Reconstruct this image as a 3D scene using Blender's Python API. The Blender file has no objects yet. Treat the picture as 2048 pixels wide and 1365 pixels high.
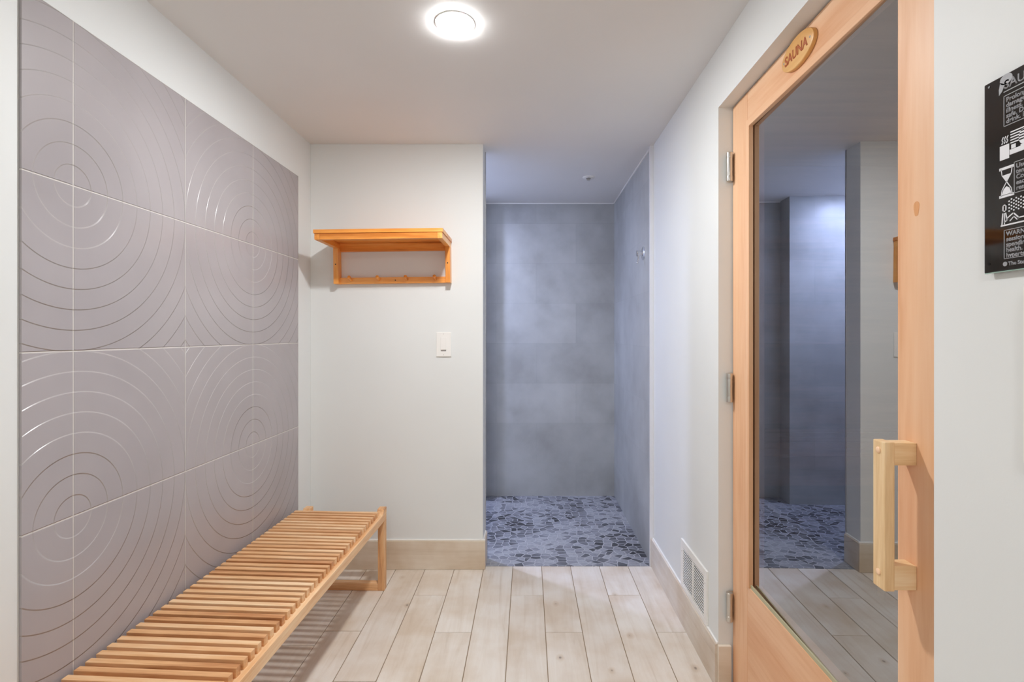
import bpy, bmesh, math, random
from mathutils import Vector, Matrix
random.seed(7)
sc = bpy.context.scene
COL = sc.collection
U = 1.22            # camera height in metres; every length below is in camera heights
PI = math.pi

# ------------------------------------------------------------------ camera, view, world, lamps' strengths
cam_d = bpy.data.cameras.new('camera'); cam = bpy.data.objects.new('camera', cam_d); COL.objects.link(cam)
cam.location = (0, 0, U); cam.rotation_euler = (PI/2, 0, 0)
cam_d.sensor_width = 36.0; cam_d.lens = 1012.0/2048.0*36.0
cam_d.shift_x = -32.0/2048.0; cam_d.shift_y = -12.5/2048.0
cam_d.clip_start = 0.02
sc.camera = cam
sc.view_settings.view_transform = 'Standard'; sc.view_settings.look = 'None'
sc.view_settings.gamma = 1.0; sc.view_settings.use_curve_mapping = False
sc.view_settings.exposure = 0.0
sc.cycles.sample_clamp_indirect = 6.0
sc.cycles.max_bounces = 14; sc.cycles.diffuse_bounces = 8; sc.cycles.transparent_max_bounces = 12
world = bpy.data.worlds.new('world'); sc.world = world; world.use_nodes = True
world.node_tree.nodes['Background'].inputs[0].default_value = (0.8, 0.85, 0.9, 1)
world.node_tree.nodes['Background'].inputs[1].default_value = 0.02
MAIN_L, MAIN_C = 650.0, (0.975, 0.99, 1.0)
BACK_FILL_L, BACK_FILL_C = 78.0, (0.96, 0.985, 1.0)
SHOWER_L, SHOWER_C = 2000.0, (0.54, 0.63, 1.0)
SAUNA_FILL_L, SAUNA_FILL_C = 170.0, (1.0, 0.74, 0.56)

# ------------------------------------------------------------------ helpers
def srgb(r, g, b):
    f = lambda c: (c/255/12.92) if c/255 <= 0.04045 else ((c/255+0.055)/1.055)**2.4
    return (f(r), f(g), f(b), 1.0)

def box(bm, x0, x1, y0, y1, z0, z1, bev=0.0, seg=2):
    r = bmesh.ops.create_cube(bm, size=1.0)
    vs = r['verts']
    bmesh.ops.scale(bm, verts=vs, vec=(abs(x1-x0), abs(y1-y0), abs(z1-z0)))
    bmesh.ops.translate(bm, verts=vs, vec=((x0+x1)/2, (y0+y1)/2, (z0+z1)/2))
    if bev > 0:
        es = list({e for v in vs for e in v.link_edges})
        r2 = bmesh.ops.bevel(bm, geom=es, offset=bev, segments=seg, affect='EDGES', profile=0.6)
        vs = list({v for f in r2['faces'] for v in f.verts} | {v for v in vs if v.is_valid})
    return vs

def cyl(bm, c, axis, r, h, n=32, r2=None, bev=0.0):
    """cylinder centred at c along axis ('X','Y','Z' or a vector)"""
    res = bmesh.ops.create_cone(bm, cap_ends=True, segments=n, radius1=r, radius2=r if r2 is None else r2, depth=h)
    vs = res['verts']
    if bev > 0:
        es = [e for e in {e for v in vs for e in v.link_edges} if len(e.link_faces) == 2 and any(len(f.verts) > 4 for f in e.link_faces)]
        rb = bmesh.ops.bevel(bm, geom=es, offset=bev, segments=3, affect='EDGES', profile=0.6)
        vs = list({v for f in rb['faces'] for v in f.verts} | {v for v in vs if v.is_valid})
    a = {'X': Vector((1, 0, 0)), 'Y': Vector((0, 1, 0)), 'Z': Vector((0, 0, 1))}.get(axis, None) if isinstance(axis, str) else Vector(axis)
    q = Vector((0, 0, 1)).rotation_difference(a.normalized())
    bmesh.ops.rotate(bm, verts=vs, matrix=q.to_matrix())
    bmesh.ops.translate(bm, verts=vs, vec=c)
    return vs

def lathe(bm, prof, c, axis='Z', n=40):
    a = {'X': Vector((1, 0, 0)), 'Y': Vector((0, 1, 0)), 'Z': Vector((0, 0, 1)), '-X': Vector((-1, 0, 0)), '-Z': Vector((0, 0, -1))}[axis]
    q = Vector((0, 0, 1)).rotation_difference(a).to_matrix()
    rings = []
    for r, h in prof:
        if r < 1e-6:
            rings.append([bm.verts.new(Vector(c) + q @ Vector((0, 0, h)))])
        else:
            rings.append([bm.verts.new(Vector(c) + q @ Vector((r*math.cos(2*PI*k/n), r*math.sin(2*PI*k/n), h))) for k in range(n)])
    for A, B in zip(rings, rings[1:]):
        if len(A) == 1 and len(B) == 1: continue
        for k in range(n):
            k2 = (k+1) % n
            if len(A) == 1: bm.faces.new((A[0], B[k], B[k2]))
            elif len(B) == 1: bm.faces.new((A[k], A[k2], B[0]))
            else: bm.faces.new((A[k], A[k2], B[k2], B[k]))
    bmesh.ops.recalc_face_normals(bm, faces=bm.faces[:])

def new(): return bmesh.new()

def obj(name, bm, mat, parent=None, loc=(0, 0, 0), smooth=False):
    """bm in camera heights, in the scene's frame; loc = the object's origin (for a part: its thing's)"""
    if parent is not None: loc = parent['_o']
    bmesh.ops.translate(bm, verts=bm.verts[:], vec=(-loc[0], -loc[1], -loc[2]))
    bmesh.ops.scale(bm, verts=bm.verts[:], vec=(U, U, U))
    me = bpy.data.meshes.new(name); bm.to_mesh(me); bm.free()
    if mat: me.materials.append(mat)
    if smooth:
        for p in me.polygons: p.use_smooth = True
        try: me.set_sharp_from_angle(angle=math.radians(35))
        except Exception: pass
    o = bpy.data.objects.new(name, me); COL.objects.link(o)
    if parent is not None: o.parent = parent
    else: o.location = Vector(loc)*U
    o['_o'] = loc
    return o

def thing(name, loc, label=None, cat=None, group=None, kind=None):
    o = bpy.data.objects.new(name, None); COL.objects.link(o)
    o.location = Vector(loc)*U; o['_o'] = loc; o.empty_display_size = 0.05
    return tag(o, label, cat, group, kind)

def tag(o, label=None, cat=None, group=None, kind=None):
    if label: o['label'] = label
    if cat: o['category'] = cat
    if group: o['group'] = group
    if kind: o['kind'] = kind
    return o

def struct(name, bm, mat, smooth=False, loc=(0, 0, 0)):
    return tag(obj(name, bm, mat, None, loc, smooth), kind='structure')

# ------------------------------------------------------------------ materials
def mat(name):
    m = bpy.data.materials.new(name); m.use_nodes = True
    nt = m.node_tree; b = nt.nodes['Principled BSDF']
    return m, nt, b, nt.nodes.new, nt.links.new

def plain(name, col, rough=0.5, metal=0.0, bump=0.0, bscale=200.0, spec=0.5, coat=0.0):
    m, nt, b, N, L = mat(name)
    b.inputs['Base Color'].default_value = col
    b.inputs['Roughness'].default_value = rough; b.inputs['Metallic'].default_value = metal
    b.inputs['Specular IOR Level'].default_value = spec
    b.inputs['Coat Weight'].default_value = coat
    if bump > 0:
        tc = N('ShaderNodeTexCoord'); n = N('ShaderNodeTexNoise'); n.inputs['Scale'].default_value = bscale
        n.inputs['Detail'].default_value = 3
        bp = N('ShaderNodeBump'); bp.inputs['Strength'].default_value = 0.25; bp.inputs['Distance'].default_value = bump
        L(tc.outputs['Object'], n.inputs['Vector']); L(n.outputs['Fac'], bp.inputs['Height']); L(bp.outputs[0], b.inputs['Normal'])
    return m

def emis(name, col, strength):
    m, nt, b, N, L = mat(name)
    b.inputs['Base Color'].default_value = (0.9, 0.9, 0.9, 1)
    b.inputs['Emission Color'].default_value = (*col, 1); b.inputs['Emission Strength'].default_value = strength
    return m

def ramp(N, stops):
    r = N('ShaderNodeValToRGB'); els = r.color_ramp.elements
    while len(els) < len(stops): els.new(0.5)
    for e, (p, c) in zip(els, stops): e.position = p; e.color = c
    return r

def wood(name, c_dark, c_mid, c_light, axis='X', rough=0.45, grain=1.0, vary=0.25, coat=0.0, contrast=1.0, seed=0.0):
    """planed timber; grain lines run along axis"""
    m, nt, b, N, L = mat(name)
    tc = N('ShaderNodeTexCoord'); oi = N('ShaderNodeObjectInfo')
    mp = N('ShaderNodeMapping')
    s = {'X': (0.7, 9, 9), 'Y': (9, 0.7, 9), 'Z': (9, 9, 0.7)}[axis]
    mp.inputs['Scale'].default_value = [v*grain for v in s]
    sh = N('ShaderNodeVectorMath'); sh.operation = 'MULTIPLY_ADD'
    sh.inputs[1].default_value = (7.3, 5.1, 9.7); sh.inputs[2].default_value = (seed, seed*1.7, seed*0.6)
    comb = N('ShaderNodeCombineXYZ')
    for i in range(3): L(oi.outputs['Random'], comb.inputs[i])
    L(comb.outputs[0], sh.inputs[0])
    add = N('ShaderNodeVectorMath'); add.operation = 'ADD'
    L(tc.outputs['Object'], add.inputs[0]); L(sh.outputs[0], add.inputs[1]); L(add.outputs[0], mp.inputs['Vector'])
    n1 = N('ShaderNodeTexNoise'); n1.inputs['Scale'].default_value = 1.6; n1.inputs['Detail'].default_value = 5; n1.inputs['Distortion'].default_value = 0.7
    n2 = N('ShaderNodeTexNoise'); n2.inputs['Scale'].default_value = 16; n2.inputs['Detail'].default_value = 3
    L(mp.outputs[0], n1.inputs['Vector']); L(mp.outputs[0], n2.inputs['Vector'])
    mx = N('ShaderNodeMath'); mx.operation = 'MULTIPLY_ADD'; mx.inputs[1].default_value = 0.35; L(n2.outputs['Fac'], mx.inputs[0]); L(n1.outputs['Fac'], mx.inputs[2])
    sub = N('ShaderNodeMath'); sub.operation = 'MULTIPLY_ADD'; sub.inputs[1].default_value = vary
    L(oi.outputs['Random'], sub.inputs[0]); L(mx.outputs[0], sub.inputs[2])
    c = 0.675 + vary/2
    rp = ramp(N, [(c-0.22/contrast, c_dark), (c, c_mid), (c+0.22/contrast, c_light)])
    L(sub.outputs[0], rp.inputs['Fac']); L(rp.outputs['Color'], b.inputs['Base Color'])
    b.inputs['Roughness'].default_value = rough; b.inputs['Coat Weight'].default_value = coat
    bp = N('ShaderNodeBump'); bp.inputs['Strength'].default_value = 0.3; bp.inputs['Distance'].default_value = 0.0006
    L(n2.outputs['Fac'], bp.inputs['Height']); L(bp.outputs[0], b.inputs['Normal'])
    return m

M = {}
def wall_paint(name, col, rough=0.55):
    m, nt, b, N, L = mat(name)
    tc = N('ShaderNodeTexCoord')
    n = N('ShaderNodeTexNoise'); n.inputs['Scale'].default_value = 260; n.inputs['Detail'].default_value = 2
    n2 = N('ShaderNodeTexNoise'); n2.inputs['Scale'].default_value = 1.3; n2.inputs['Detail'].default_value = 3
    L(tc.outputs['Object'], n.inputs['Vector']); L(tc.outputs['Object'], n2.inputs['Vector'])
    a = [c*0.96 for c in col[:3]] + [1]; 
    rp = ramp(N, [(0.35, a), (0.65, col)])
    L(n2.outputs['Fac'], rp.inputs['Fac']); L(rp.outputs[0], b.inputs['Base Color'])
    b.inputs['Roughness'].default_value = rough
    bp = N('ShaderNodeBump'); bp.inputs['Strength'].default_value = 0.12; bp.inputs['Distance'].default_value = 0.0006
    L(n.outputs['Fac'], bp.inputs['Height']); L(bp.outputs[0], b.inputs['Normal'])
    return m
M['wall'] = wall_paint('pale_grey_paint', srgb(226, 228, 227))
M['ceil'] = wall_paint('ceiling_paint', srgb(230, 228, 226), 0.7)
M['white'] = plain('white_plastic', srgb(236, 234, 230), 0.35)
M['caulk'] = plain('white_caulk', srgb(240, 238, 235), 0.4)
M['cream'] = plain('cream_plastic', srgb(240, 238, 222), 0.35)
M['dark'] = plain('dark_void', srgb(28, 26, 25), 0.7)
M['chrome'] = plain('chrome', (0.85, 0.86, 0.88, 1), 0.08, 1.0)
M['nickel'] = plain('satin_nickel', (0.62, 0.60, 0.56, 1), 0.28, 1.0)
M['alu'] = plain('aluminium_edge', (0.86, 0.86, 0.88, 1), 0.3, 0.6)
M['gasket'] = plain('clear_gasket', srgb(176, 170, 138), 0.3)

C = lambda r, g, b: srgb(r, g, b)
M['bench'] = {a: wood('bench_wood_'+a.lower(), C(190, 130, 82), C(228, 178, 128), C(242, 210, 170), a, 0.42, 1.0, 0.12) for a in 'XYZ'}
M['door'] = {a: wood('door_wood_'+a.lower(), C(218, 160, 116), C(232, 184, 144), C(238, 198, 162), a, 0.42, 0.55, 0.10) for a in 'XYZ'}
M['shelf'] = {a: wood('shelf_wood_'+a.lower(), C(206, 120, 42), C(240, 158, 70), C(250, 184, 104), a, 0.35, 1.0, 0.12, 0.15) for a in 'XYZ'}
M['handle'] = {a: wood('handle_wood_'+a.lower(), C(214, 176, 128), C(232, 200, 154), C(242, 220, 184), a, 0.5, 1.6, 0.05) for a in 'XYZ'}
M['plaque'] = wood('plaque_wood', C(214, 160, 92), C(226, 178, 112), C(234, 192, 130), 'Y', 0.4, 0.8, 0.05)
M['burn'] = plain('burnt_letters', srgb(176, 92, 48), 0.6)
M['cedar'] = {a: wood('cedar_'+a.lower(), C(120, 80, 56), C(164, 116, 84), C(186, 140, 104), a, 0.6, 0.7, 0.3) for a in 'XYZ'}

def plank_mat(name='whitewashed_plank_tile', axis='Y', attr=True, tint=(1, 1, 1)):
    m, nt, b, N, L = mat(name)
    tc = N('ShaderNodeTexCoord'); at = N('ShaderNodeAttribute'); at.attribute_name = 'tone'
    off = N('ShaderNodeVectorMath'); off.operation = 'MULTIPLY_ADD'; off.inputs[1].default_value = (3.7, 11.3, 5.9)
    L(at.outputs['Color'], off.inputs[0]); L(tc.outputs['Object'], off.inputs[2])
    mp = N('ShaderNodeMapping'); mp.inputs['Scale'].default_value = {'Y': (14, 1.1, 14), 'X': (1.1, 14, 14)}[axis]
    L(off.outputs[0], mp.inputs['Vector'])
    g = N('ShaderNodeTexNoise'); g.inputs['Scale'].default_value = 1.5; g.inputs['Detail'].default_value = 8; g.inputs['Roughness'].default_value = 0.65; g.inputs['Distortion'].default_value = 0.9
    L(mp.outputs[0], g.inputs['Vector'])
    base = ramp(N, [(0.22, C(206, 193, 176)), (0.40, C(226, 217, 206)), (0.55, C(232, 225, 216)), (0.72, C(236, 230, 223))])
    L(g.outputs['Fac'], base.inputs['Fac'])
    # patchy wear
    p = N('ShaderNodeTexNoise'); p.inputs['Scale'].default_value = 4.5; p.inputs['Detail'].default_value = 4
    L(off.outputs[0], p.inputs['Vector'])
    pr = ramp(N, [(0.40, (1, 1, 1, 1)), (0.68, C(236, 226, 214))])
    L(p.outputs['Fac'], pr.inputs['Fac'])
    mul = N('ShaderNodeMixRGB'); mul.blend_type = 'MULTIPLY'; mul.inputs['Fac'].default_value = 1
    L(base.outputs[0], mul.inputs[1]); L(pr.outputs[0], mul.inputs[2])
    # knots
    mk = N('ShaderNodeMapping'); mk.inputs['Scale'].default_value = (1.35, 0.9, 1) if axis == 'Y' else (0.9, 1.35, 1.35)
    L(off.outputs[0], mk.inputs['Vector'])
    v = N('ShaderNodeTexVoronoi'); v.inputs['Scale'].default_value = 2.3; v.voronoi_dimensions = '2D' if axis == 'Y' else '3D'
    L(mk.outputs[0], v.inputs['Vector'])
    wob = N('ShaderNodeTexNoise'); wob.inputs['Scale'].default_value = 26; L(off.outputs[0], wob.inputs['Vector'])
    ad = N('ShaderNodeMath'); ad.operation = 'MULTIPLY_ADD'; ad.inputs[1].default_value = 0.06; L(wob.outputs['Fac'], ad.inputs[0]); L(v.outputs['Distance'], ad.inputs[2])
    kr = ramp(N, [(0.030, C(112, 92, 72)), (0.038, C(222, 210, 196)), (0.055, C(238, 230, 220)), (0.085, (1, 1, 1, 1))])
    L(ad.outputs[0], kr.inputs['Fac'])
    mul2 = N('ShaderNodeMixRGB'); mul2.blend_type = 'MULTIPLY'; mul2.inputs['Fac'].default_value = 0.7
    L(mul.outputs[0], mul2.inputs[1]); L(kr.outputs[0], mul2.inputs[2])
    tn = N('ShaderNodeMixRGB'); tn.blend_type = 'MULTIPLY'; tn.inputs['Fac'].default_value = 1
    sep = N('ShaderNodeSeparateColor'); L(at.outputs['Color'], sep.inputs[0])
    tr = ramp(N, [(0.0, (0.93*tint[0], 0.92*tint[1], 0.91*tint[2], 1)), (1.0, (1.0*tint[0], 1.0*tint[1], 1.0*tint[2], 1))])
    L(sep.outputs[0], tr.inputs['Fac']); L(mul2.outputs[0], tn.inputs[1]); L(tr.outputs[0], tn.inputs[2])
    L(tn.outputs[0], b.inputs['Base Color'])
    b.inputs['Roughness'].default_value = 0.42
    bp = N('ShaderNodeBump'); bp.inputs['Strength'].default_value = 0.2; bp.inputs['Distance'].default_value = 0.001
    L(g.outputs['Fac'], bp.inputs['Height']); L(bp.outputs[0], b.inputs['Normal'])
    return m
M['plank'] = plank_mat()
M['board'] = plank_mat('baseboard_plank_tile', 'X', tint=(0.97, 0.93, 0.86))
M['board_y'] = plank_mat('baseboard_plank_tile_side', 'Y', tint=(0.95, 0.94, 0.93))
M['grout'] = plain('brown_grout', srgb(150, 130, 106), 0.85)

def cement_tile(name, horiz, zoff=0.204-0.2475, hoff=0.0495):
    """large cement-look wall tiles; horiz = axis that runs along the wall"""
    m, nt, b, N, L = mat(name)
    tc = N('ShaderNodeTexCoord'); sx = N('ShaderNodeSeparateXYZ'); L(tc.outputs['Object'], sx.inputs[0])
    cb = N('ShaderNodeCombineXYZ'); L(sx.outputs[horiz], cb.inputs['X']); L(sx.outputs['Z'], cb.inputs['Y'])
    mp = N('ShaderNodeMapping'); mp.vector_type = 'POINT'; mp.inputs['Location'].default_value = (-hoff*U, -zoff*U, 0)
    L(cb.outputs[0], mp.inputs['Vector'])
    br = N('ShaderNodeTexBrick'); br.inputs['Scale'].default_value = 1; br.offset = 0.5
    br.inputs['Brick Width'].default_value = 0.495*U; br.inputs['Row Height'].default_value = 0.2475*U
    br.inputs['Mortar Size'].default_value = 0.0010; br.inputs['Mortar Smooth'].default_value = 0.2
    br.inputs['Color1'].default_value = (0.93, 0.93, 0.93, 1); br.inputs['Color2'].default_value = (1.05, 1.05, 1.05, 1)
    br.inputs['Mortar'].default_value = (0.86, 0.87, 0.87, 1); br.inputs['Bias'].default_value = 0
    L(mp.outputs[0], br.inputs['Vector'])
    n = N('ShaderNodeTexNoise'); n.inputs['Scale'].default_value = 2.6; n.inputs['Detail'].default_value = 7; n.inputs['Roughness'].default_value = 0.55
    L(tc.outputs['Object'], n.inputs['Vector'])
    n2 = N('ShaderNodeTexNoise'); n2.inputs['Scale'].default_value = 9; n2.inputs['Detail'].default_value = 5
    L(tc.outputs['Object'], n2.inputs['Vector'])
    av = N('ShaderNodeMath'); av.operation = 'MULTIPLY_ADD'; av.inputs[1].default_value = 0.3; L(n2.outputs['Fac'], av.inputs[0]); L(n.outputs['Fac'], av.inputs[2])
    rp = ramp(N, [(0.46, C(160, 160, 158)), (0.65, C(174, 175, 174)), (0.84, C(184, 185, 184))])
    L(av.outputs[0], rp.inputs['Fac'])
    mul = N('ShaderNodeMixRGB'); mul.blend_type = 'MULTIPLY'; mul.inputs['Fac'].default_value = 1
    L(rp.outputs[0], mul.inputs[1]); L(br.outputs['Color'], mul.inputs[2])
    L(mul.outputs[0], b.inputs['Base Color'])
    b.inputs['Roughness'].default_value = 0.38
    bp = N('ShaderNodeBump'); bp.invert = True; bp.inputs['Strength'].default_value = 0.5; bp.inputs['Distance'].default_value = 0.001
    L(br.outputs['Fac'], bp.inputs['Height']); L(bp.outputs[0], b.inputs['Normal'])
    return m
M['tile_x'] = cement_tile('cement_tile_x', 'X')
M['tile_y'] = cement_tile('cement_tile_y', 'Y', hoff=0.1)

def mosaic():
    m, nt, b, N, L = mat('slate_chip_mosaic')
    tc = N('ShaderNodeTexCoord')
    mp = N('ShaderNodeMapping'); mp.inputs['Scale'].default_value = (0.92, 1.12, 1)
    n0 = N('ShaderNodeTexNoise'); n0.inputs['Scale'].default_value = 14; n0.inputs['Detail'].default_value = 1
    L(tc.outputs['Object'], n0.inputs['Vector'])
    dis = N('ShaderNodeVectorMath'); dis.operation = 'MULTIPLY_ADD'; dis.inputs[1].default_value = (0.02, 0.02, 0)
    L(n0.outputs['Color'], dis.inputs[0]); L(tc.outputs['Object'], dis.inputs[2]); L(dis.outputs[0], mp.inputs['Vector'])
    vs = []
    for feat in ('F1', 'DISTANCE_TO_EDGE'):
        v = N('ShaderNodeTexVoronoi'); v.voronoi_dimensions = '2D'; v.feature = feat
        v.inputs['Scale'].default_value = 24.0; v.inputs['Randomness'].default_value = 0.9
        L(mp.outputs[0], v.inputs['Vector']); vs.append(v)
    sp = N('ShaderNodeSeparateColor'); L(vs[0].outputs['Color'], sp.inputs[0])
    # a darker, wetter patch towards the middle of the floor
    big = N('ShaderNodeTexNoise'); big.inputs['Scale'].default_value = 2.6; big.inputs['Detail'].default_value = 2
    L(tc.outputs['Object'], big.inputs['Vector'])
    a = N('ShaderNodeMath'); a.operation = 'MULTIPLY_ADD'; a.inputs[1].default_value = 1.5; a.inputs[2].default_value = -0.52
    L(big.outputs['Fac'], a.inputs[0])
    s = N('ShaderNodeMath'); s.operation = 'MULTIPLY_ADD'; s.inputs[1].default_value = 0.75; L(sp.outputs[0], s.inputs[0]); L(a.outputs[0], s.inputs[2])
    rp = ramp(N, [(0.12, C(62, 62, 66)), (0.32, C(98, 99, 104)), (0.6, C(138, 139, 146)), (0.95, C(162, 163, 168))])
    L(s.outputs[0], rp.inputs['Fac'])
    f = N('ShaderNodeTexNoise'); f.inputs['Scale'].default_value = 60; f.inputs['Detail'].default_value = 4
    L(tc.outputs['Object'], f.inputs['Vector'])
    fr = ramp(N, [(0.3, (0.85, 0.85, 0.85, 1)), (0.7, (1.1, 1.1, 1.1, 1))]); L(f.outputs['Fac'], fr.inputs['Fac'])
    mu = N('ShaderNodeMixRGB'); mu.blend_type = 'MULTIPLY'; mu.inputs['Fac'].default_value = 1; L(rp.outputs[0], mu.inputs[1]); L(fr.outputs[0], mu.inputs[2])
    er = ramp(N, [(0.035, (0, 0, 0, 1)), (0.06, (1, 1, 1, 1))]); L(vs[1].outputs['Distance'], er.inputs['Fac'])
    mx = N('ShaderNodeMixRGB'); L(er.outputs[0], mx.inputs['Fac']); mx.inputs[1].default_value = C(178, 178, 182); L(mu.outputs[0], mx.inputs[2])
    L(mx.outputs[0], b.inputs['Base Color']); b.inputs['Roughness'].default_value = 0.5
    bp = N('ShaderNodeBump'); bp.inputs['Strength'].default_value = 0.6; bp.inputs['Distance'].default_value = 0.002
    L(er.outputs[0], bp.inputs['Height']); L(bp.outputs[0], b.inputs['Normal'])
    return m
M['mosaic'] = mosaic()

S_T = 0.336; YC, ZC = 1.0287, 1.3029      # tile side, centre of one set of rings (depth, height)
def ring_tile():
    m, nt, b, N, L = mat('ringed_glazed_tile')
    def ma(op, *args):
        n = N('ShaderNodeMath'); n.operation = op
        for i, a in enumerate(args):
            if isinstance(a, (int, float)): n.inputs[i].default_value = a
            else: L(a, n.inputs[i])
        return n.outputs[0]
    def smooth(v, a, b2):
        n = N('ShaderNodeMapRange'); n.interpolation_type = 'SMOOTHSTEP'
        L(v, n.inputs['Value']); n.inputs['From Min'].default_value = a; n.inputs['From Max'].default_value = b2
        return n.outputs['Result']
    s = S_T*U
    tc = N('ShaderNodeTexCoord'); sx = N('ShaderNodeSeparateXYZ'); L(tc.outputs['Object'], sx.inputs[0])
    y = ma('SUBTRACT', sx.outputs['Y'], YC*U); z = ma('SUBTRACT', sx.outputs['Z'], ZC*U)
    du = ma('PINGPONG', y, s); dv = ma('PINGPONG', z, s)
    r = ma('SQRT', ma('ADD', ma('MULTIPLY', du, du), ma('MULTIPLY', dv, dv)))
    k = ma('DIVIDE', r, s/8)
    ks = ma('ADD', k, 0.035)
    fr = ma('FRACT', ks)
    wv = 0.07
    # stair: floor(k) + smooth rise just after each whole number
    st = ma('SUBTRACT', ma('FLOOR', ks), ma('SUBTRACT', 1.0, smooth(fr, 0.0, wv)))
    h = ma('MULTIPLY', ma('ABSOLUTE', ma('SUBTRACT', ma('MAXIMUM', st, 0.0), 3.0)), -1.0)
    # joints
    ju = ma('PINGPONG', y, s/2); jv = ma('PINGPONG', z, s/2)
    jd = ma('MINIMUM', ju, jv)
    joint = smooth(jd, 0.0012, 0.0030)      # 0 in the joint
    hh = ma('ADD', ma('MULTIPLY', h, 0.0021), ma('MULTIPLY', joint, 0.0022))
    bp = N('ShaderNodeBump'); bp.inputs['Strength'].default_value = 1.0; bp.inputs['Distance'].default_value = 1.0
    L(hh, bp.inputs['Height']); L(bp.outputs[0], b.inputs['Normal'])
    n = N('ShaderNodeTexNoise'); n.inputs['Scale'].default_value = 3; n.inputs['Detail'].default_value = 3
    L(tc.outputs['Object'], n.inputs['Vector'])
    rp = ramp(N, [(0.35, C(163, 157, 159)), (0.65, C(171, 165, 167))]); L(n.outputs['Fac'], rp.inputs['Fac'])
    # lighter line over the arris of every step
    g1 = ma('ABSOLUTE', ma('SUBTRACT', fr, 0.035)); line = ma('SUBTRACT', 1.0, smooth(g1, 0.01, 0.05))
    line = ma('MULTIPLY', line, ma('GREATER_THAN', k, 0.5))
    mx = N('ShaderNodeMixRGB'); L(ma('MULTIPLY', line, 0.5), mx.inputs['Fac']); L(rp.outputs[0], mx.inputs[1]); mx.inputs[2].default_value = C(186, 180, 178)
    mj = N('ShaderNodeMixRGB'); L(joint, mj.inputs['Fac']); mj.inputs[1].default_value = C(208, 203, 199); L(mx.outputs[0], mj.inputs[2])
    L(mj.outputs[0], b.inputs['Base Color'])
    b.inputs['Roughness'].default_value = 0.25; b.inputs['Specular IOR Level'].default_value = 0.5
    return m
M['rings'] = ring_tile()

def glass_mat():
    m, nt, b, N, L = mat('tinted_glass')
    out = nt.nodes['Material Output']
    tr = N('ShaderNodeBsdfTransparent'); tr.inputs[0].default_value = (0.66, 0.67, 0.70, 1)
    gl = N('ShaderNodeBsdfGlossy'); gl.inputs['Roughness'].default_value = 0.0; gl.inputs['Color'].default_value = (0.93, 0.95, 0.97, 1)
    fz = N('ShaderNodeFresnel'); fz.inputs['IOR'].default_value = 1.5
    ad = N('ShaderNodeMath'); ad.operation = 'MULTIPLY_ADD'; ad.inputs[1].default_value = 1.3; ad.inputs[2].default_value = 0.34; ad.use_clamp = True
    L(fz.outputs[0], ad.inputs[0])
    mx = N('ShaderNodeMixShader'); ge = N('ShaderNodeNewGeometry'); nb = N('ShaderNodeMath'); nb.operation = 'SUBTRACT'; nb.inputs[0].default_value = 1.0
    L(ge.outputs['Backfacing'], nb.inputs[1])      # the coating is on the outer face only
    mb = N('ShaderNodeMath'); mb.operation = 'MULTIPLY'; L(ad.outputs[0], mb.inputs[0]); L(nb.outputs[0], mb.inputs[1])
    L(mb.outputs[0], mx.inputs[0]); L(tr.outputs[0], mx.inputs[1]); L(gl.outputs[0], mx.inputs[2])
    L(mx.outputs[0], out.inputs['Surface'])
    return m
M['glass'] = glass_mat()

# ------------------------------------------------------------------ setting
CZ = 1.816                       # ceiling
XL, XR = -0.930, 0.540           # side walls
YN = -1.75                       # wall behind the camera
YB, YB2 = 2.162, 2.262           # short wall that carries the shelf (front, rear)
XC = -0.192                      # its free end
YM = 2.186                       # where planks stop and the mosaic starts
YS = 3.135                       # rear wall of the shower
XT = 0.5345                      # tiled face on the right in the shower
DY0, DY1 = 0.673, 1.435          # door opening
DH = 1.645
XF = 0.579                       # face of the door leaf
WT = 0.70                        # outer face of the right wall

b = new(); box(b, XL-0.12, WT, YN-0.1, YS+0.1, CZ, CZ+0.08); struct('ceiling', b, M['ceil'])
# plank floor: one face per plank over a grout bed
b = new()
lay = b.loops.layers.float_color.new('tone')
joint = {-5: 1.707, -4: 1.459, -3: 1.942, -2: 1.699, -1: 1.22, 0: 1.942, 1: 1.699, 2: 1.22, 3: 1.942, 4: 1.70}
W_P, L_P, G = 0.1243, 0.97, 0.0013
for k in range(-7, 5):
    x0 = -0.0655 + k*W_P; x1 = x0 + W_P
    x0 = max(x0, XL); x1 = min(x1, 0.66)
    z0 = joint.get(k, random.uniform(1, 2))
    y = z0 - 4*L_P
    while y < YM:
        ya, yb = max(y, YN), min(y+L_P, YM-0.001)
        if yb - ya > 0.01:
            tone = (random.random(), random.random(), random.random(), 1)
            before = set(b.faces)
            box(b, x0+G, x1-G, ya+G, yb-G, -0.008, 0.0, 0.0008, 1)
            for f in set(b.faces) - before:
                for lp in f.loops: lp[lay] = tone
        y += L_P
fl = struct('floor', b, M['plank'])
b = new(); box(b, XL-0.1, 0.66, YN, YM, -0.06, -0.0022); g = obj('grout_bed', b, M['grout'], fl)
b = new(); box(b, XL-0.1, 0.66, YM, YS+0.02, -0.06, 0.0005)
struct('floor_shower', b, M['mosaic'])

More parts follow.
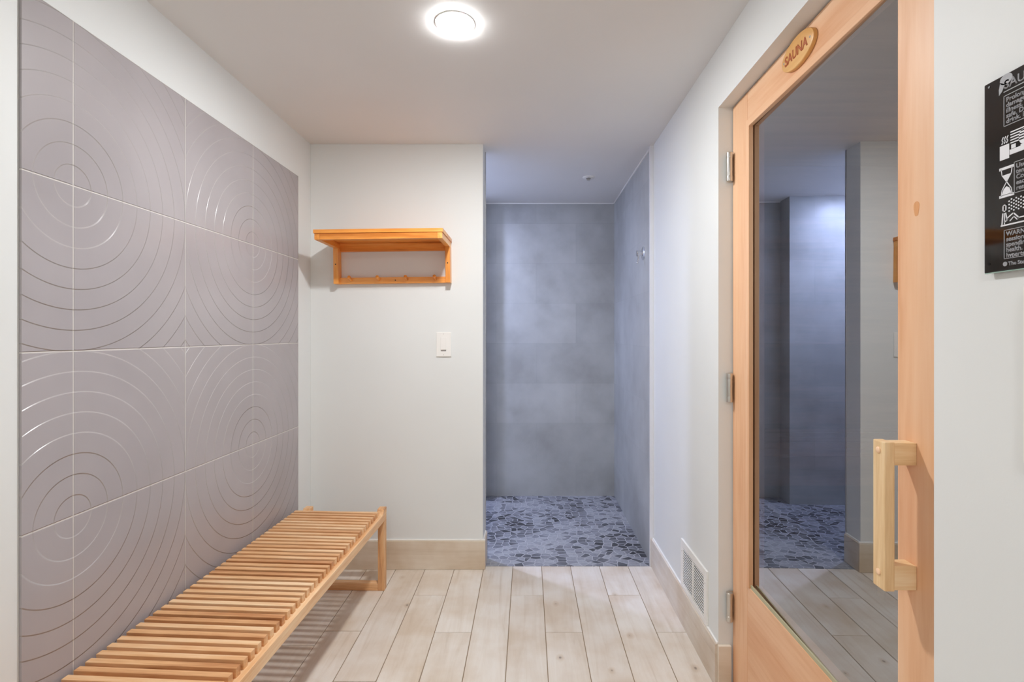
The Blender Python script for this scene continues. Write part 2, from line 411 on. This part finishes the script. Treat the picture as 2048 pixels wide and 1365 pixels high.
b = new(); box(b, XL-0.12, XL, YN-0.1, YB2, -0.06, CZ); struct('wall_left', b, M['wall'])
b = new(); box(b, XL-0.12, XL, YB2, YS+0.1, -0.06, CZ); struct('wall_shower_left', b, M['tile_y'])
b = new(); box(b, XL, XC, YB, YB2, -0.06, CZ, 0.0015); struct('wall_back', b, M['wall'])
b = new(); box(b, XL, XT+0.1, YS, YS+0.1, -0.06, CZ); struct('wall_shower_back', b, M['tile_x'])
b = new(); box(b, XL, -0.300, YS-0.123, YS, 0.0, CZ); struct('wall_shower_pier', b, M['tile_x'])
b = new(); box(b, XT, 0.66, YM+0.004, YS, -0.06, CZ); struct('wall_shower_right', b, M['tile_y'])
b = new(); box(b, XR, 0.66, DY1, YM+0.004, -0.06, CZ)
box(b, XR, 0.66, DY0, DY1, DH, CZ)
box(b, XR, 0.66, YN-0.1, DY0, -0.06, CZ)
struct('wall_right', b, M['wall'])
b = new(); box(b, XL-0.12, 0.66, YN-0.1, YN, -0.06, CZ); struct('wall_behind', b, M['wall'])

# metal edge where the painted wall meets the shower tile, and white beads along the shower ceiling
b = new(); box(b, XT-0.0105, XR+0.001, YM-0.008, YM+0.006, 0.001, CZ, 0.001); struct('trim_1', b, M['alu'])
b = new(); box(b, -0.30, XT, YS-0.005, YS, CZ-0.005, CZ); box(b, XT-0.005, XT, YM+0.006, YS, CZ-0.005, CZ)
struct('trim_2', b, M['caulk'])
b = new(); box(b, XC-0.002, XC+0.004, YB2-0.004, YB2+0.004, 0.0, CZ, 0.001); struct('trim_3', b, plain('grey_tile_edge', srgb(168, 170, 176), 0.5))

BH, BT = 0.1215, 0.010
def baseboard(name, pieces, mt):
    b = new(); l2 = b.loops.layers.float_color.new('tone')
    for p in pieces:
        before = set(b.faces); t = (random.random(), random.random(), random.random(), 1)
        box(b, *p, 0.0012)
        for f in set(b.faces)-before:
            for lp in f.loops: lp[l2] = t
    return struct(name, b, mt)
bb = baseboard('baseboard_back', [(XL, XC+BT, YB-BT, YB, 0.0005, BH)], M['board'])
b = new(); box(b, XL, XC+BT, YB-0.0055, YB, BH, BH+0.006, 0.002); obj('caulk_bead', b, M['caulk'], bb)
bb = baseboard('baseboard_end', [(XC, XC+BT, YB, YB2, 0.0005, BH)], M['board_y'])
b = new(); box(b, XC, XC+0.0055, YB, YB2, BH, BH+0.006, 0.002); obj('caulk_bead', b, M['caulk'], bb)
bb = baseboard('baseboard_right', [(XR-BT, XR, DY1+0.0, YM-0.009, 0.0005, BH)], M['board_y'])
b = new(); box(b, XR-0.0055, XR, DY1, YM-0.009, BH, BH+0.006, 0.002); obj('caulk_bead', b, M['caulk'], bb)
baseboard('baseboard_jamb', [(XR-0.003, XF-0.006, DY1-0.010, DY1, 0.0005, BH)], M['board'])
baseboard('baseboard_near', [(XR-BT, XR, YN, DY0, 0.0005, BH)], M['board_y'])
baseboard('baseboard_left', [(XL, XL+BT, YN, 0.918, 0.0005, BH)], M['board_y'])

# ------------------------------------------------------------------ the sauna behind the glass
SX0, SX1, SY0, SY1 = 0.66, 1.95, 0.10, 2.45
def panelled(name, pieces, mt): 
    b = new()
    for p in pieces: box(b, *p)
    return struct(name, b, mt)
b = new()
box(b, SX1, SX1+0.05, SY0, SY1, -0.06, CZ); struct('wall_sauna_side', b, M['cedar']['Y'])
b = new(); box(b, SX0, SX1+0.05, SY1, SY1+0.05, -0.06, CZ); struct('wall_sauna_back', b, M['cedar']['X'])
b = new(); box(b, SX0, SX1+0.05, SY0-0.05, SY0, -0.06, CZ); struct('wall_sauna_front', b, M['cedar']['X'])
b = new(); box(b, WT, SX1+0.05, SY0, SY1, CZ, CZ+0.05); struct('ceiling_sauna', b, M['cedar']['X'])
b = new(); box(b, 0.66, SX1+0.05, SY0, SY1, -0.06, 0.0); struct('floor_sauna', b, plain('sauna_floor', srgb(92, 88, 86), 0.6))
b = new(); box(b, 0.661, 0.668, DY1+0.01, SY1, 0, CZ); struct('wall_sauna_lining', b, M['cedar']['Y'])

t = thing('sauna_bench', (1.3, 2.15, 0), 'dark timber bench inside the sauna, seen through the glass door', 'bench')
b = new()
for k in range(5): box(b, 0.78, 1.945, 1.90+k*0.108, 1.90+k*0.108+0.09, 0.530, 0.552, 0.003)
obj('seat', b, M['cedar']['X'], t)
b = new(); box(b, 0.78, 1.945, 1.885, 1.90, 0.436, 0.545, 0.003); obj('front_board', b, M['cedar']['X'], t)
for x in (0.82, 1.36, 1.90):
    b = new(); box(b, x-0.02, x+0.02, 1.902, 1.942, 0.0005, 0.530); obj('leg', b, M['cedar']['Z'], t)

# ------------------------------------------------------------------ sauna door (door_1)
d = thing('door_1', (XF, DY1, 0), 'hinged sauna door with honey coloured wooden frame and large dark glass pane', None, None, 'structure')
DA, DB = 0.700, 1.430            # near and far edges of the leaf
DBK = 0.6165                     # rear face
zt0, zt1 = 0.006, DH-0.004
SW = 0.093
RB = 0.337                       # top of the bottom rail
RT = 1.562                       # underside of the top rail
b = new(); box(b, XF, DBK, DB-SW, DB, zt0, zt1, 0.0018); obj('hinge_stile', b, M['door']['Z'], d)
b = new(); box(b, XF, DBK, DA, DA+SW, zt0, zt1, 0.0018); obj('lock_stile', b, M['door']['Z'], d)
b = new(); box(b, XF+0.0005, DBK, DA+SW, DB-SW, zt0, RB, 0.0012); obj('bottom_rail', b, M['door']['Y'], d)
b = new(); box(b, XF+0.0005, DBK, DA+SW, DB-SW, RT, zt1, 0.0012); obj('top_rail', b, M['door']['Y'], d)
# a moulding along top and hinge side, a clear gasket at the foot of the pane
b = new(); mw = 0.016
box(b, XF-0.003, XF+0.009, DB-SW-mw, DB-SW+0.003, RB, RT+0.003, 0.0015)
obj('glazing_bead', b, M['door']['Z'], d)
b = new(); box(b, XF-0.0031, XF+0.009, DA+SW, DB-SW-mw+0.001, RT-mw, RT+0.003, 0.0015)
obj('glazing_bead', b, M['door']['Y'], d)
b = new(); box(b, XF+0.002, XF+0.006, DA+SW, DB-SW-mw, RB-0.001, RB+0.009, 0.001)
obj('gasket', b, M['gasket'], d)
b = new(); box(b, XF+0.0112, XF+0.0150, DA+SW-0.002, DB-SW+0.01, RB-0.01, RT+0.01)
bmesh.ops.rotate(b, verts=b.verts[:], cent=(XF+0.0112, DB-SW, 0), matrix=Matrix.Rotation(-0.018, 3, 'Z'))
obj('glass_pane', b, M['glass'], d)
# pull handle: grip bar on two standoffs, each screwed through with a round plug
gz0, gz1 = 0.6174, 0.8400
h_y0, h_y1 = 0.752, 0.7785
hd = None
b = new(); vs = box(b, 0.5305, 0.5455, h_y0, h_y1, gz0, gz1, 0.002)
hd = obj('handle', b, M['handle']['Z'], d, smooth=False)
for z0, z1 in ((0.805, 0.8385), (0.619, 0.655)):
    b = new(); box(b, 0.5450, XF, h_y0+0.001, h_y1-0.001, z0, z1, 0.0015); obj('standoff', b, M['handle']['X'], hd)
for z in (0.826, 0.6415):
    b = new(); lathe(b, [(0, -0.002), (0.0048, -0.002), (0.0046, 0.0012), (0.003, 0.0024), (0, 0.0028)], (0.5305, (h_y0+h_y1)/2+0.0005, z), '-X', 24)
    obj('screw_plug', b, plain('pale_plug', srgb(244, 206, 170), 0.4), hd, smooth=True)
# a knot in the lock stile
b = new()
f = [b.verts.new((XF-0.0003, 0.7540+0.0052*math.cos(2*PI*k/28)*(1+0.15*math.sin(3*2*PI*k/28)), 1.1880+0.0125*math.sin(2*PI*k/28)*(1+0.12*math.cos(2*2*PI*k/28)))) for k in range(28)]
b.faces.new(f); rr = bmesh.ops.extrude_face_region(b, geom=b.faces[:]); bmesh.ops.translate(b, verts=[g for g in rr['geom'] if isinstance(g, bmesh.types.BMVert)], vec=(0.0006, 0, 0)); bmesh.ops.recalc_face_normals(b, faces=b.faces[:])
kn = obj('knot', b, wood('knot_wood', C(196, 122, 62), C(216, 150, 92), C(224, 164, 112), 'Z', 0.45, 3.0, 0.05), d); kn['label'] = 'darker oval knot in the wood'
# hinges
for zc in (1.4715, 0.851, 0.235):
    b = new(); cyl(b, (0.5665, DY1-0.0125, zc), 'Z', 0.0085, 0.080, 28, bev=0.0012)
    h = obj('hinge', b, M['nickel'], d, smooth=True)
    b = new(); 
    for s in (-1, 1): cyl(b, (0.5665, DY1-0.0125, zc+s*0.0325), 'Z', 0.0090, 0.0155, 28, bev=0.0012)
    obj('hinge_knuckle', b, M['nickel'], h, smooth=True)
    b = new(); box(b, 0.5665, XF+0.012, DY1-0.0062, DY1-0.0046, zc-0.041, zc+0.041); obj('hinge_leaf', b, M['nickel'], h)

# door lining (dark gap behind the leaf is closed by a stop)
b = new()
box(b, DBK, 0.66, DY1-0.022, DY1, 0, DH); box(b, DBK, 0.66, DY0, DY0+0.022, 0, DH); box(b, DBK, 0.66, DY0+0.022, DY1-0.022, DH-0.022, DH)
struct('trim_4', b, M['door']['Z'])

# ------------------------------------------------------------------ text helper
def text_bm(body, size, align='LEFT', bold=0.0):
    cu = bpy.data.curves.new('t', 'FONT'); cu.body = body; cu.size = size; cu.align_x = align; cu.offset = bold
    cu.extrude = 0.0; cu.resolution_u = 4
    o = bpy.data.objects.new('t', cu); COL.objects.link(o)
    dg = bpy.context.evaluated_depsgraph_get()
    me = bpy.data.meshes.new_from_object(o.evaluated_get(dg))
    b = bmesh.new(); b.from_mesh(me)
    bpy.data.objects.remove(o); bpy.data.curves.remove(cu); bpy.data.meshes.remove(me)
    return b
def extrude_flat(b, t):
    r = bmesh.ops.extrude_face_region(b, geom=b.faces[:])
    bmesh.ops.translate(b, verts=[g for g in r['geom'] if isinstance(g, bmesh.types.BMVert)], vec=(0, 0, t))
    bmesh.ops.recalc_face_normals(b, faces=b.faces[:])
def on_right_wall(b, x, y, z, sy=1.0, sz=1.0):
    """drawing in (u right, v up, w towards the room) -> standing on a face that looks to -X"""
    mtx = Matrix(((0, 0, -1, x), (-sy, 0, 0, y), (0, sz, 0, z), (0, 0, 0, 1)))
    bmesh.ops.transform(b, matrix=mtx, verts=b.verts[:])
    bmesh.ops.recalc_face_normals(b, faces=b.faces[:])

# SAUNA plaque on the top rail
py, pz = 1.0755, 1.6035
b = new(); n = 64; rings = []
for sx, w in ((1.0, 0.0), (1.0, 0.0055), (0.985, 0.0075), (0.95, 0.0085)):
    rings.append([b.verts.new((0.064*sx*math.cos(2*PI*k/n), (0.0325*sx)*math.sin(2*PI*k/n), w)) for k in range(n)])
for A, B in zip(rings, rings[1:]):
    for k in range(n): b.faces.new((A[k], A[(k+1) % n], B[(k+1) % n], B[k]))
b.faces.new(rings[-1]); b.faces.new(rings[0][::-1])
on_right_wall(b, XF, py, pz)
pl = obj('sauna_plaque', b, M['plaque'], None, (XF, py, pz), smooth=True)
tag(pl, 'small oval wooden plaque with burnt SAUNA lettering above the glass of the sauna door', 'sign')
b = text_bm('SAUNA', 0.0295, 'CENTER', 0.0006); extrude_flat(b, 0.0006); on_right_wall(b, XF-0.0085, py+0.003, pz-0.0105, 0.94, 1.0)
obj('lettering', b, M['burn'], pl)
for s in (-1, 1):
    b = new(); lathe(b, [(0, 0), (0.0024, 0), (0.002, 0.001), (0, 0.0014)], (XF-0.0085, py+s*0.052, pz), '-X', 16); obj('screw', b, M['chrome'], pl, smooth=True)

# ------------------------------------------------------------------ ringed tile panel on the left wall
b = new(); box(b, XL+0.0003, XL+0.0055, 0.924, 2.037, 0.001, ZC+S_T, 0.0008)
struct('trim_5', b, M['rings'])
tp = bpy.data.objects['trim_5']; tp.name = 'tile_panel'; del tp['kind']
tag(tp, 'big grey glazed tile panel with embossed concentric rings on the left wall', 'wall tiles')

# ------------------------------------------------------------------ slatted bench
BX, BY, YAW = -0.560, 1.973, -0.021
bench = thing('slatted_bench', (BX, BY, 0), 'long low slatted bench of honey coloured wood beside the ringed tile wall', 'bench')
# local frame: origin at the front of the far right foot; -X towards the wall, -Y towards the camera
bench['_o'] = (0, 0, 0)
ZS, RTz, RBz = 0.3215, 0.3015, 0.2725
LEN = 1.30; LW = 0.0275
zt = ZS - 0.001
def L_rail(x0, x1):
    b = new(); box(b, x0, x1, -LEN+LW, LW, RBz, RTz, 0.0012)
    # the rail ends rise to the slats' height in a slope
    for y0, sgn in ((LW, -1), (-LEN, 1)):
        yf = y0 + sgn*0.038 if sgn < 0 else y0+0.038
        prof = [(y0, RTz-0.002), (y0, zt), (y0+sgn*0.028, zt), (y0+sgn*0.052, RTz-0.002)]
        A = [b.verts.new((x0, y, z)) for y, z in prof]; B2 = [b.verts.new((x1, y, z)) for y, z in prof]
        for i in range(4): b.faces.new((A[i], A[(i+1) % 4], B2[(i+1) % 4], B2[i]))
        b.faces.new(A); b.faces.new(B2[::-1])
    bmesh.ops.recalc_face_normals(b, faces=b.faces[:])
    return b
RW = 0.026
XRR = -0.318                     # outer face of the rear rail
obj('rail', L_rail(-RW, 0), M['bench']['Y'], bench)
obj('rail', L_rail(XRR, XRR+RW), M['bench']['Y'], bench)
for y0 in (0.0, -LEN):
    for x0 in (-RW, XRR):
        b = new(); box(b, x0, x0+RW, y0, y0+LW, 0.0006, RBz, 0.0012); obj('leg', b, M['bench']['Z'], bench)
    b = new(); box(b, XRR+RW, -RW, y0+0.0005, y0+LW-0.0005, 0.0006, 0.0285, 0.0012); obj('foot_rail', b, M['bench']['X'], bench)
    b = new(); box(b, XRR+RW, -RW, y0+0.0005, y0+LW-0.0005, RBz, RTz-0.001, 0.0012); obj('end_rail', b, M['bench']['X'], bench)
b = new(); SL, SD = 0.3250, 0.0148
box(b, -SL, 0, -SD, 0, RTz-0.004, ZS, 0.0009)
slat0 = obj('slat', b, M['bench']['X'], bench)
P = 0.02625
for k in range(46):
    o = slat0 if k == 0 else slat0.copy()
    if k: COL.objects.link(o); o.parent = bench
    o.location = Vector((-0.0125, -0.0385 - k*P, 0))*U
    o.rotation_euler = (0, 0, -0.040)
bench.rotation_euler = (0, 0, YAW)

# ------------------------------------------------------------------ wall shelf with pegs
SHY = YB; sx0, sx1 = -0.8165, -0.327; syf = 1.935
sh = thing('wall_shelf', ((sx0+sx1)/2, YB, 1.30), 'orange toned wooden wall shelf with a row of four coat pegs', 'shelf')
sW = M['shelf']
b = new()
nb = 4; 
for k in range(nb):
    ya = syf-0.004 + k*(YB-0.0005-syf+0.004)/nb; yb = syf-0.004 + (k+1)*(YB-0.0005-syf+0.004)/nb
    box(b, sx0-0.003, sx1+0.003, ya+0.0006, yb-0.0006, 1.3910, 1.4055, 0.0008)
obj('top_board', b, sW['X'], sh)
b = new(); box(b, sx0+0.020, sx1-0.020, syf, syf+0.018, 1.3675, 1.3905, 0.0008); obj('front_rail', b, sW['X'], sh)
for x0 in (sx0, sx1-0.0195):
    b = new(); box(b, x0, x0+0.0195, syf, YB-0.0005, 1.3670, 1.3905, 0.0008); obj('side_rail', b, sW['Y'], sh)
    b = new(); box(b, x0, x0+0.0195, YB-0.041, YB-0.0005, 1.2170, 1.3668, 0.0008); p = obj('post', b, sW['Z'], sh)
    b = new(); cyl(b, (x0+0.0095, YB-0.041, 1.2985), 'Y', 0.0026, 0.0008, 20); obj('screw_hole', b, M['dark'], p)
b = new(); box(b, sx0+0.0195, sx1-0.0195, YB-0.016, YB-0.0005, 1.3550, 1.3905, 0.0008); obj('back_rail', b, sW['X'], sh)
b = new(); box(b, sx0+0.0195, sx1-0.0195, YB-0.020, YB-0.0005, 1.2180, 1.2440, 0.0008); pr = obj('peg_rail', b, sW['X'], sh)
b = new(); cyl(b, (-0.5625, YB-0.020, 1.2310), 'Y', 0.0024, 0.0008, 20); obj('screw_hole', b, M['dark'], pr)
for px in (-0.7500, -0.6320, -0.5140, -0.3930):
    b = new(); r_ = 0.0068
    dirv = Vector((0, -1, 0.35)).normalized()
    c0 = Vector((px, YB-0.020, 1.2350))
    cyl(b, c0+dirv*0.013, dirv, r_, 0.030, 24, bev=0.0015)
    obj('peg', b, sW['Y'], pr, smooth=True)
sh.rotation_euler = (0, -0.0125, 0)

# ------------------------------------------------------------------ dimmer switch
def rounded(b, x0, x1, y0, y1, z0, z1, r): return box(b, x0, x1, y0, y1, z0, z1, r, 3)
sw = thing('light_switch', (-0.359, YB, 0.958), 'white dimmer switch plate on the wall below the shelf', 'light switch')
b = new(); rounded(b, -0.391, -0.3275, YB-0.0052, YB, 0.9065, 1.0105, 0.0018); obj('cover_plate', b, M['white'], sw)
b = new(); rounded(b, -0.3725, -0.3475, YB-0.0072, YB-0.005, 0.9370, 0.9900, 0.0008); obj('paddle', b, M['white'], sw)
b = new(); box(b, -0.3715, -0.3490, YB-0.0056, YB-0.005, 0.9300, 0.9338); obj('slider_slot', b, plain('slot_grey', srgb(96, 92, 88), 0.6), sw)
for z in (1.003, 0.9145):
    b = new(); cyl(b, (-0.3597, YB-0.0053, z), 'Y', 0.0016, 0.0006, 14); obj('screw', b, plain('plate_screw', srgb(190, 188, 182), 0.4), sw)

# ------------------------------------------------------------------ air vent low on the right wall
va, vb, vz0, vz1 = 1.514, 1.7685, 0.1285, 0.2900
v = thing('air_vent', (XR, (va+vb)/2, vz0), 'white louvred air vent grille low on the right wall, just above the baseboard', 'vent')
b = new(); fw = 0.024; t0 = XR-0.0065
box(b, t0, XR, va, vb, vz1-fw, vz1, 0.001); box(b, t0, XR, va, vb, vz0, vz0+0.012, 0.001)
box(b, t0, XR, va, va+fw, vz0+0.012, vz1-fw, 0.001); box(b, t0, XR, vb-fw, vb, vz0+0.012, vz1-fw, 0.001)
ym = (va+vb)/2; box(b, t0, XR, ym-0.004, ym+0.004, vz0+0.012, vz1-fw, 0.001)
obj('frame', b, M['white'], v)
b = new(); box(b, XR-0.0008, XR-0.0001, va+fw, vb-fw, vz0+0.012, vz1-fw); obj('duct_shade_plate', b, plain('duct_shade', srgb(140, 140, 142), 0.8), v)  # flat grey plate, its colour stands in for shade behind the louvres
NL = 14; zA, zB = vz0+0.013, vz1-fw-0.001
for s in ((va+fw, ym-0.004), (ym+0.004, vb-fw)):
    for k in range(NL):
        z = zA + (k+0.5)*(zB-zA)/NL
        b = new(); vs = box(b, -0.0032, 0.0032, s[0], s[1], -0.0009, 0.0009)
        bmesh.ops.rotate(b, verts=b.verts[:], matrix=Matrix.Rotation(0.6, 3, 'Y'))
        bmesh.ops.translate(b, verts=b.verts[:], vec=(XR-0.0036, 0, z)); obj('louvre', b, M['white'], v)
for y in (va+fw/2, vb-fw/2):
    b = new(); cyl(b, (t0-0.0002, y, vz1-0.04), 'X', 0.0018, 0.0008, 14); obj('screw', b, M['nickel'], v)

# ------------------------------------------------------------------ shower valve on the tiled right wall
vy, vz = 2.337, 1.376
va_ = thing('shower_valve', (XT, vy, vz), 'chrome shower valve with lever on the tiled shower wall', 'shower valve')
b = new(); lathe(b, [(0, 0), (0.031, 0), (0.031, 0.003), (0.028, 0.006), (0.016, 0.009), (0.0, 0.010)], (XT, vy, vz), '-X', 40); obj('escutcheon', b, M['chrome'], va_, smooth=True)
b = new(); lathe(b, [(0, 0.006), (0.0125, 0.006), (0.0115, 0.016), (0.0155, 0.018), (0.0155, 0.030), (0.013, 0.033), (0, 0.034)], (XT, vy, vz), '-X', 32); bd = obj('hub', b, M['chrome'], va_, smooth=True)
b = new(); dv = Vector((-0.25, -0.35, -1)).normalized(); c0 = Vector((XT-0.024, vy-0.004, vz-0.008))
cyl(b, c0+dv*0.019, dv, 0.0040, 0.046, 16); r = bmesh.ops.create_uvsphere(b, u_segments=16, v_segments=10, radius=0.0058)
bmesh.ops.translate(b, verts=r['verts'], vec=c0+dv*0.040); obj('lever', b, M['chrome'], va_, smooth=True)

# ------------------------------------------------------------------ sprinkler rose in the shower ceiling
sp = thing('sprinkler_head', (0.3135, 2.62, CZ), 'small white round sprinkler rose on the shower ceiling', 'sprinkler')
b = new(); lathe(b, [(0, 0), (0.031, 0), (0.031, 0.002), (0.026, 0.005), (0.013, 0.006), (0.012, 0.003), (0, 0.003)], (0.3135, 2.62, CZ), '-Z', 36); obj('escutcheon', b, M['white'], sp, smooth=True)
b = new()
cyl(b, (0.3135, 2.62, CZ-0.009), 'Z', 0.0035, 0.012, 12)
for k in range(6):
    a = k*PI/3; cyl(b, (0.3135+0.008*math.cos(a), 2.62+0.008*math.sin(a), CZ-0.009), 'Z', 0.0012, 0.010, 8)
cyl(b, (0.3135, 2.62, CZ-0.0145), 'Z', 0.009, 0.0016, 20)
obj('deflector', b, M['nickel'], sp)

# ------------------------------------------------------------------ sauna rules board on the near right wall
bx = XR-0.004; byf, byn, bz0, bz1 = 0.591, 0.430, 1.0715, 1.2910
bw = 0.0032
b = new(); box(b, bx-bw, bx, byn, byf, bz0, bz1, 0.0012)
acr = plain('black_acrylic', srgb(16, 15, 16), 0.06, 0, spec=0.6, coat=0.3)
sg = obj('sauna_rules_board', b, acr, None, (bx, byf, bz0))
tag(sg, 'glossy black sauna rules board with white pictograms on the right wall', 'sign')
b = new(); box(b, bx-bw+0.0002, bx+0.0001, byn+0.001, byf-0.0005, bz0-0.0009, bz0+0.0002); obj('glass_edge', b, plain('acrylic_edge', srgb(150, 176, 164), 0.2), sg)
ink = plain('white_ink', srgb(226, 226, 230), 0.5); ink2 = plain('grey_ink', srgb(150, 150, 154), 0.5)
XI = bx-bw-0.0001
def put(name, b, m): 
    # drawing space: u from the board's far edge to the right, v from its lower edge up
    on_right_wall(b, XI, byf, bz0); return obj(name, b, m, sg)
def rect(b, u0, u1, v0, v1): box(b, u0, u1, v0, v1, 0, 0.0003)
def poly(b, pts):
    f = b.faces.new([b.verts.new((p[0], p[1], 0)) for p in pts]); r = bmesh.ops.extrude_face_region(b, geom=[f])
    bmesh.ops.translate(b, verts=[g for g in r['geom'] if isinstance(g, bmesh.types.BMVert)], vec=(0, 0, 0.0003))
def frame(b, u0, u1, v0, v1, t=0.0008):
    rect(b, u0, u1, v1-t, v1); rect(b, u0, u1, v0, v0+t); rect(b, u0, u0+t, v0, v1); rect(b, u1-t, u1, v0, v1)
def stroke(b, pts, w=0.0011):
    for (a0, a1), (c0, c1) in zip(pts, pts[1:]):
        dx, dy = c0-a0, c1-a1; l = math.hypot(dx, dy) or 1e-6; nx, ny = -dy/l*w/2, dx/l*w/2; ex, ey = dx/l*w/2, dy/l*w/2
        poly(b, [(a0+nx-ex, a1+ny-ey), (a0-nx-ex, a1-ny-ey), (c0-nx+ex, c1-ny+ey), (c0+nx+ex, c1+ny+ey)])
def disc(b, u, v, r, n=14, ry=None):
    poly(b, [(u+r*math.cos(2*PI*k/n), v+(ry or r)*math.sin(2*PI*k/n)) for k in range(n)])
def words(name, body, u, v, size, m, bold=0.0):
    b = text_bm(body, size, 'LEFT', bold); extrude_flat(b, 0.0003); bmesh.ops.translate(b, verts=b.verts[:], vec=(u, v, 0)); return put(name, b, m)
# the visible strip is u = 0 .. 0.045; v runs to 0.2235
H_ = bz1-bz0
b = new(); disc(b, 0.0275, 0.2135, 0.0075, 20, 0.0058); poly(b, [(0.0205, 0.2125), (0.0262, 0.2085), (0.0225, 0.2015), (0.0190, 0.1985), (0.0188, 0.205)]); put('emblem', b, ink2)
words('heading', 'SAUNA RULES', 0.0250, 0.2030, 0.0135, ink2, 0.0002)
b = new(); rect(b, 0.0245, 0.13, 0.1995, 0.2005); put('underline', b, ink2)
b = new(); frame(b, 0.0245, 0.15, 0.1610, 0.1955); put('text_frame', b, ink2)
for i, w in enumerate(('Prolonged exposure can be', 'damage to your health or', 'illness. Speak to staff', 'safe. Drink water before', 'drink. Be careful inside')):
    words('rule_text', w, 0.0275, 0.1877-i*0.0060, 0.0072, ink2, 0.00022)
b = new(); rect(b, 0.0200, 0.0310, 0.1245, 0.1405); rect(b, 0.0315, 0.0440, 0.1275, 0.1330); rect(b, 0.0335, 0.0385, 0.1335, 0.1380)
for k in range(5): rect(b, 0.0325, 0.060, 0.1395+k*0.0030, 0.1408+k*0.0030)
for k in range(3): stroke(b, [(0.0225+k*0.0028, 0.1425), (0.0237+k*0.0028, 0.1445), (0.0225+k*0.0028, 0.1470), (0.0240+k*0.0028, 0.1495)], 0.0010)
disc(b, 0.0470, 0.1425, 0.0050, 18, 0.0080); rect(b, 0.0440, 0.060, 0.1275, 0.1345)
put('stove_pictogram', b, ink)
b = new(); u, vv = 0.0280, 0.0990
stroke(b, [(u-0.0072, vv+0.0155), (u+0.0072, vv+0.0155)], 0.003); stroke(b, [(u-0.0072, vv-0.0155), (u+0.0072, vv-0.0155)], 0.003)
for s in (-1, 1): stroke(b, [(u-0.0064, vv+s*0.0150), (u-0.0055, vv+s*0.0085), (u, vv), (u+0.0055, vv+s*0.0085), (u+0.0064, vv+s*0.0150)], 0.0009)
poly(b, [(u-0.0045, vv+0.0080), (u, vv+0.0005), (u+0.0045, vv+0.0080)]); poly(b, [(u-0.0058, vv-0.0145), (u-0.0035, vv-0.0078), (u, vv-0.0050), (u+0.0035, vv-0.0078), (u+0.0058, vv-0.0145)][::-1])
put('hourglass_pictogram', b, ink)
b = new(); frame(b, 0.0365, 0.15, 0.0835, 0.1180); put('text_frame', b, ink2)
for i, w in enumerate(('Use for no more than', 'ten minutes at a time', 'Cool down after', 'each session and', 'rest before')):
    words('rule_text', w, 0.0390, 0.1105-i*0.0060, 0.0070, ink2, 0.0002)
b = new(); frame(b, 0.0232, 0.0278, 0.0660, 0.0740, 0.0012)
stroke(b, [(0.0235, 0.0640), (0.0225, 0.0520)], 0.0013); stroke(b, [(0.0270, 0.0640), (0.0285, 0.0560), (0.0255, 0.0545)], 0.0013); stroke(b, [(0.0255, 0.0640), (0.0255, 0.0525)], 0.0010)
stroke(b, [(0.0285, 0.0580), (0.0360, 0.0625), (0.0420, 0.0560), (0.060, 0.0560)], 0.0013); stroke(b, [(0.0320, 0.0545), (0.0365, 0.0585), (0.0400, 0.0545)], 0.0010)
rect(b, 0.0210, 0.060, 0.0500, 0.0516)
for i in range(8):
    for j in range(4): disc(b, 0.0310+i*0.0027, 0.0655+j*0.0036+(0.0018 if i % 2 else 0), 0.0009, 10)
put('bather_pictogram', b, ink)
b = new(); frame(b, 0.0248, 0.15, 0.0130, 0.0455); put('text_frame', b, ink2)
for i, w in enumerate(('WARNING: End the', 'session, if you are', 'spending too long', 'health. If you feel', 'hypertension or')):
    words('rule_text', w, 0.0275, 0.0385-i*0.0060, 0.0070, ink2, 0.0002)
b = new(); disc(b, 0.0262, 0.0075, 0.0026); put('maker_mark', b, ink2)
words('maker_name', 'The Steam', 0.0300, 0.0055, 0.0058, ink2, 0.0002)
for u_, v_ in ((0.0065, 0.2145), (0.0065, 0.0100)):
    b = new(); disc(b, u_, v_, 0.0013); put('screw_hole', b, plain('screw_head', srgb(60, 60, 60), 0.3, 1.0))

# cream control box at the very edge
b = new(); box(b, XR-0.012, XR, 0.455, 0.5410, 0.862, 1.053, 0.0035, 3)
tag(obj('control_panel', b, M['cream'], None, (XR, 0.5, 0.862)), 'cream wall box under the black rules board', 'control panel')

# ------------------------------------------------------------------ ceiling lights
def downlight(name, x, y, r, mat_e, label, drop=0.004, rim=1.10):
    t = thing(name, (x, y, CZ), label, 'ceiling light', None)
    b = new(); lathe(b, [(r*1.0, 0.0), (r*rim, 0.0), (r*rim*0.99, 0.0012), (r*1.01, 0.0016), (r*1.0, 0.001)], (x, y, CZ), '-Z', 48); obj('trim_ring', b, M['white'], t, smooth=True)
    b = new(); lathe(b, [(0, 0), (r, 0.0), (r, drop*0.55), (r*0.93, drop*0.85), (r*0.6, drop), (0, drop)], (x, y, CZ-0.0003), '-Z', 48); obj('diffuser', b, mat_e, t, smooth=True)
    return t
downlight('ceiling_light', -0.191, 1.3255, 0.047, emis('lamp_main', MAIN_C, MAIN_L), 'bright round ceiling light in the middle of the room')
downlight('ceiling_light', -0.15, -0.75, 0.12, emis('lamp_rear_fill', BACK_FILL_C, BACK_FILL_L), 'added round fill light on the unseen ceiling behind the viewer')  # fill lamp, added out of view for softer ambient light
downlight('ceiling_light', -0.72, 2.68, 0.030, emis('lamp_shower', SHOWER_C, SHOWER_L), 'cool white ceiling light inside the shower, hidden behind the wall')
downlight('ceiling_light', 1.35, 1.2, 0.045, emis('lamp_sauna_fill', SAUNA_FILL_C, SAUNA_FILL_L), 'added unseen warm fill lamp inside the sauna')  # unseen lamp added to brighten the interior behind the glass

for o in bpy.data.objects:
    if '_o' in o: del o['_o']
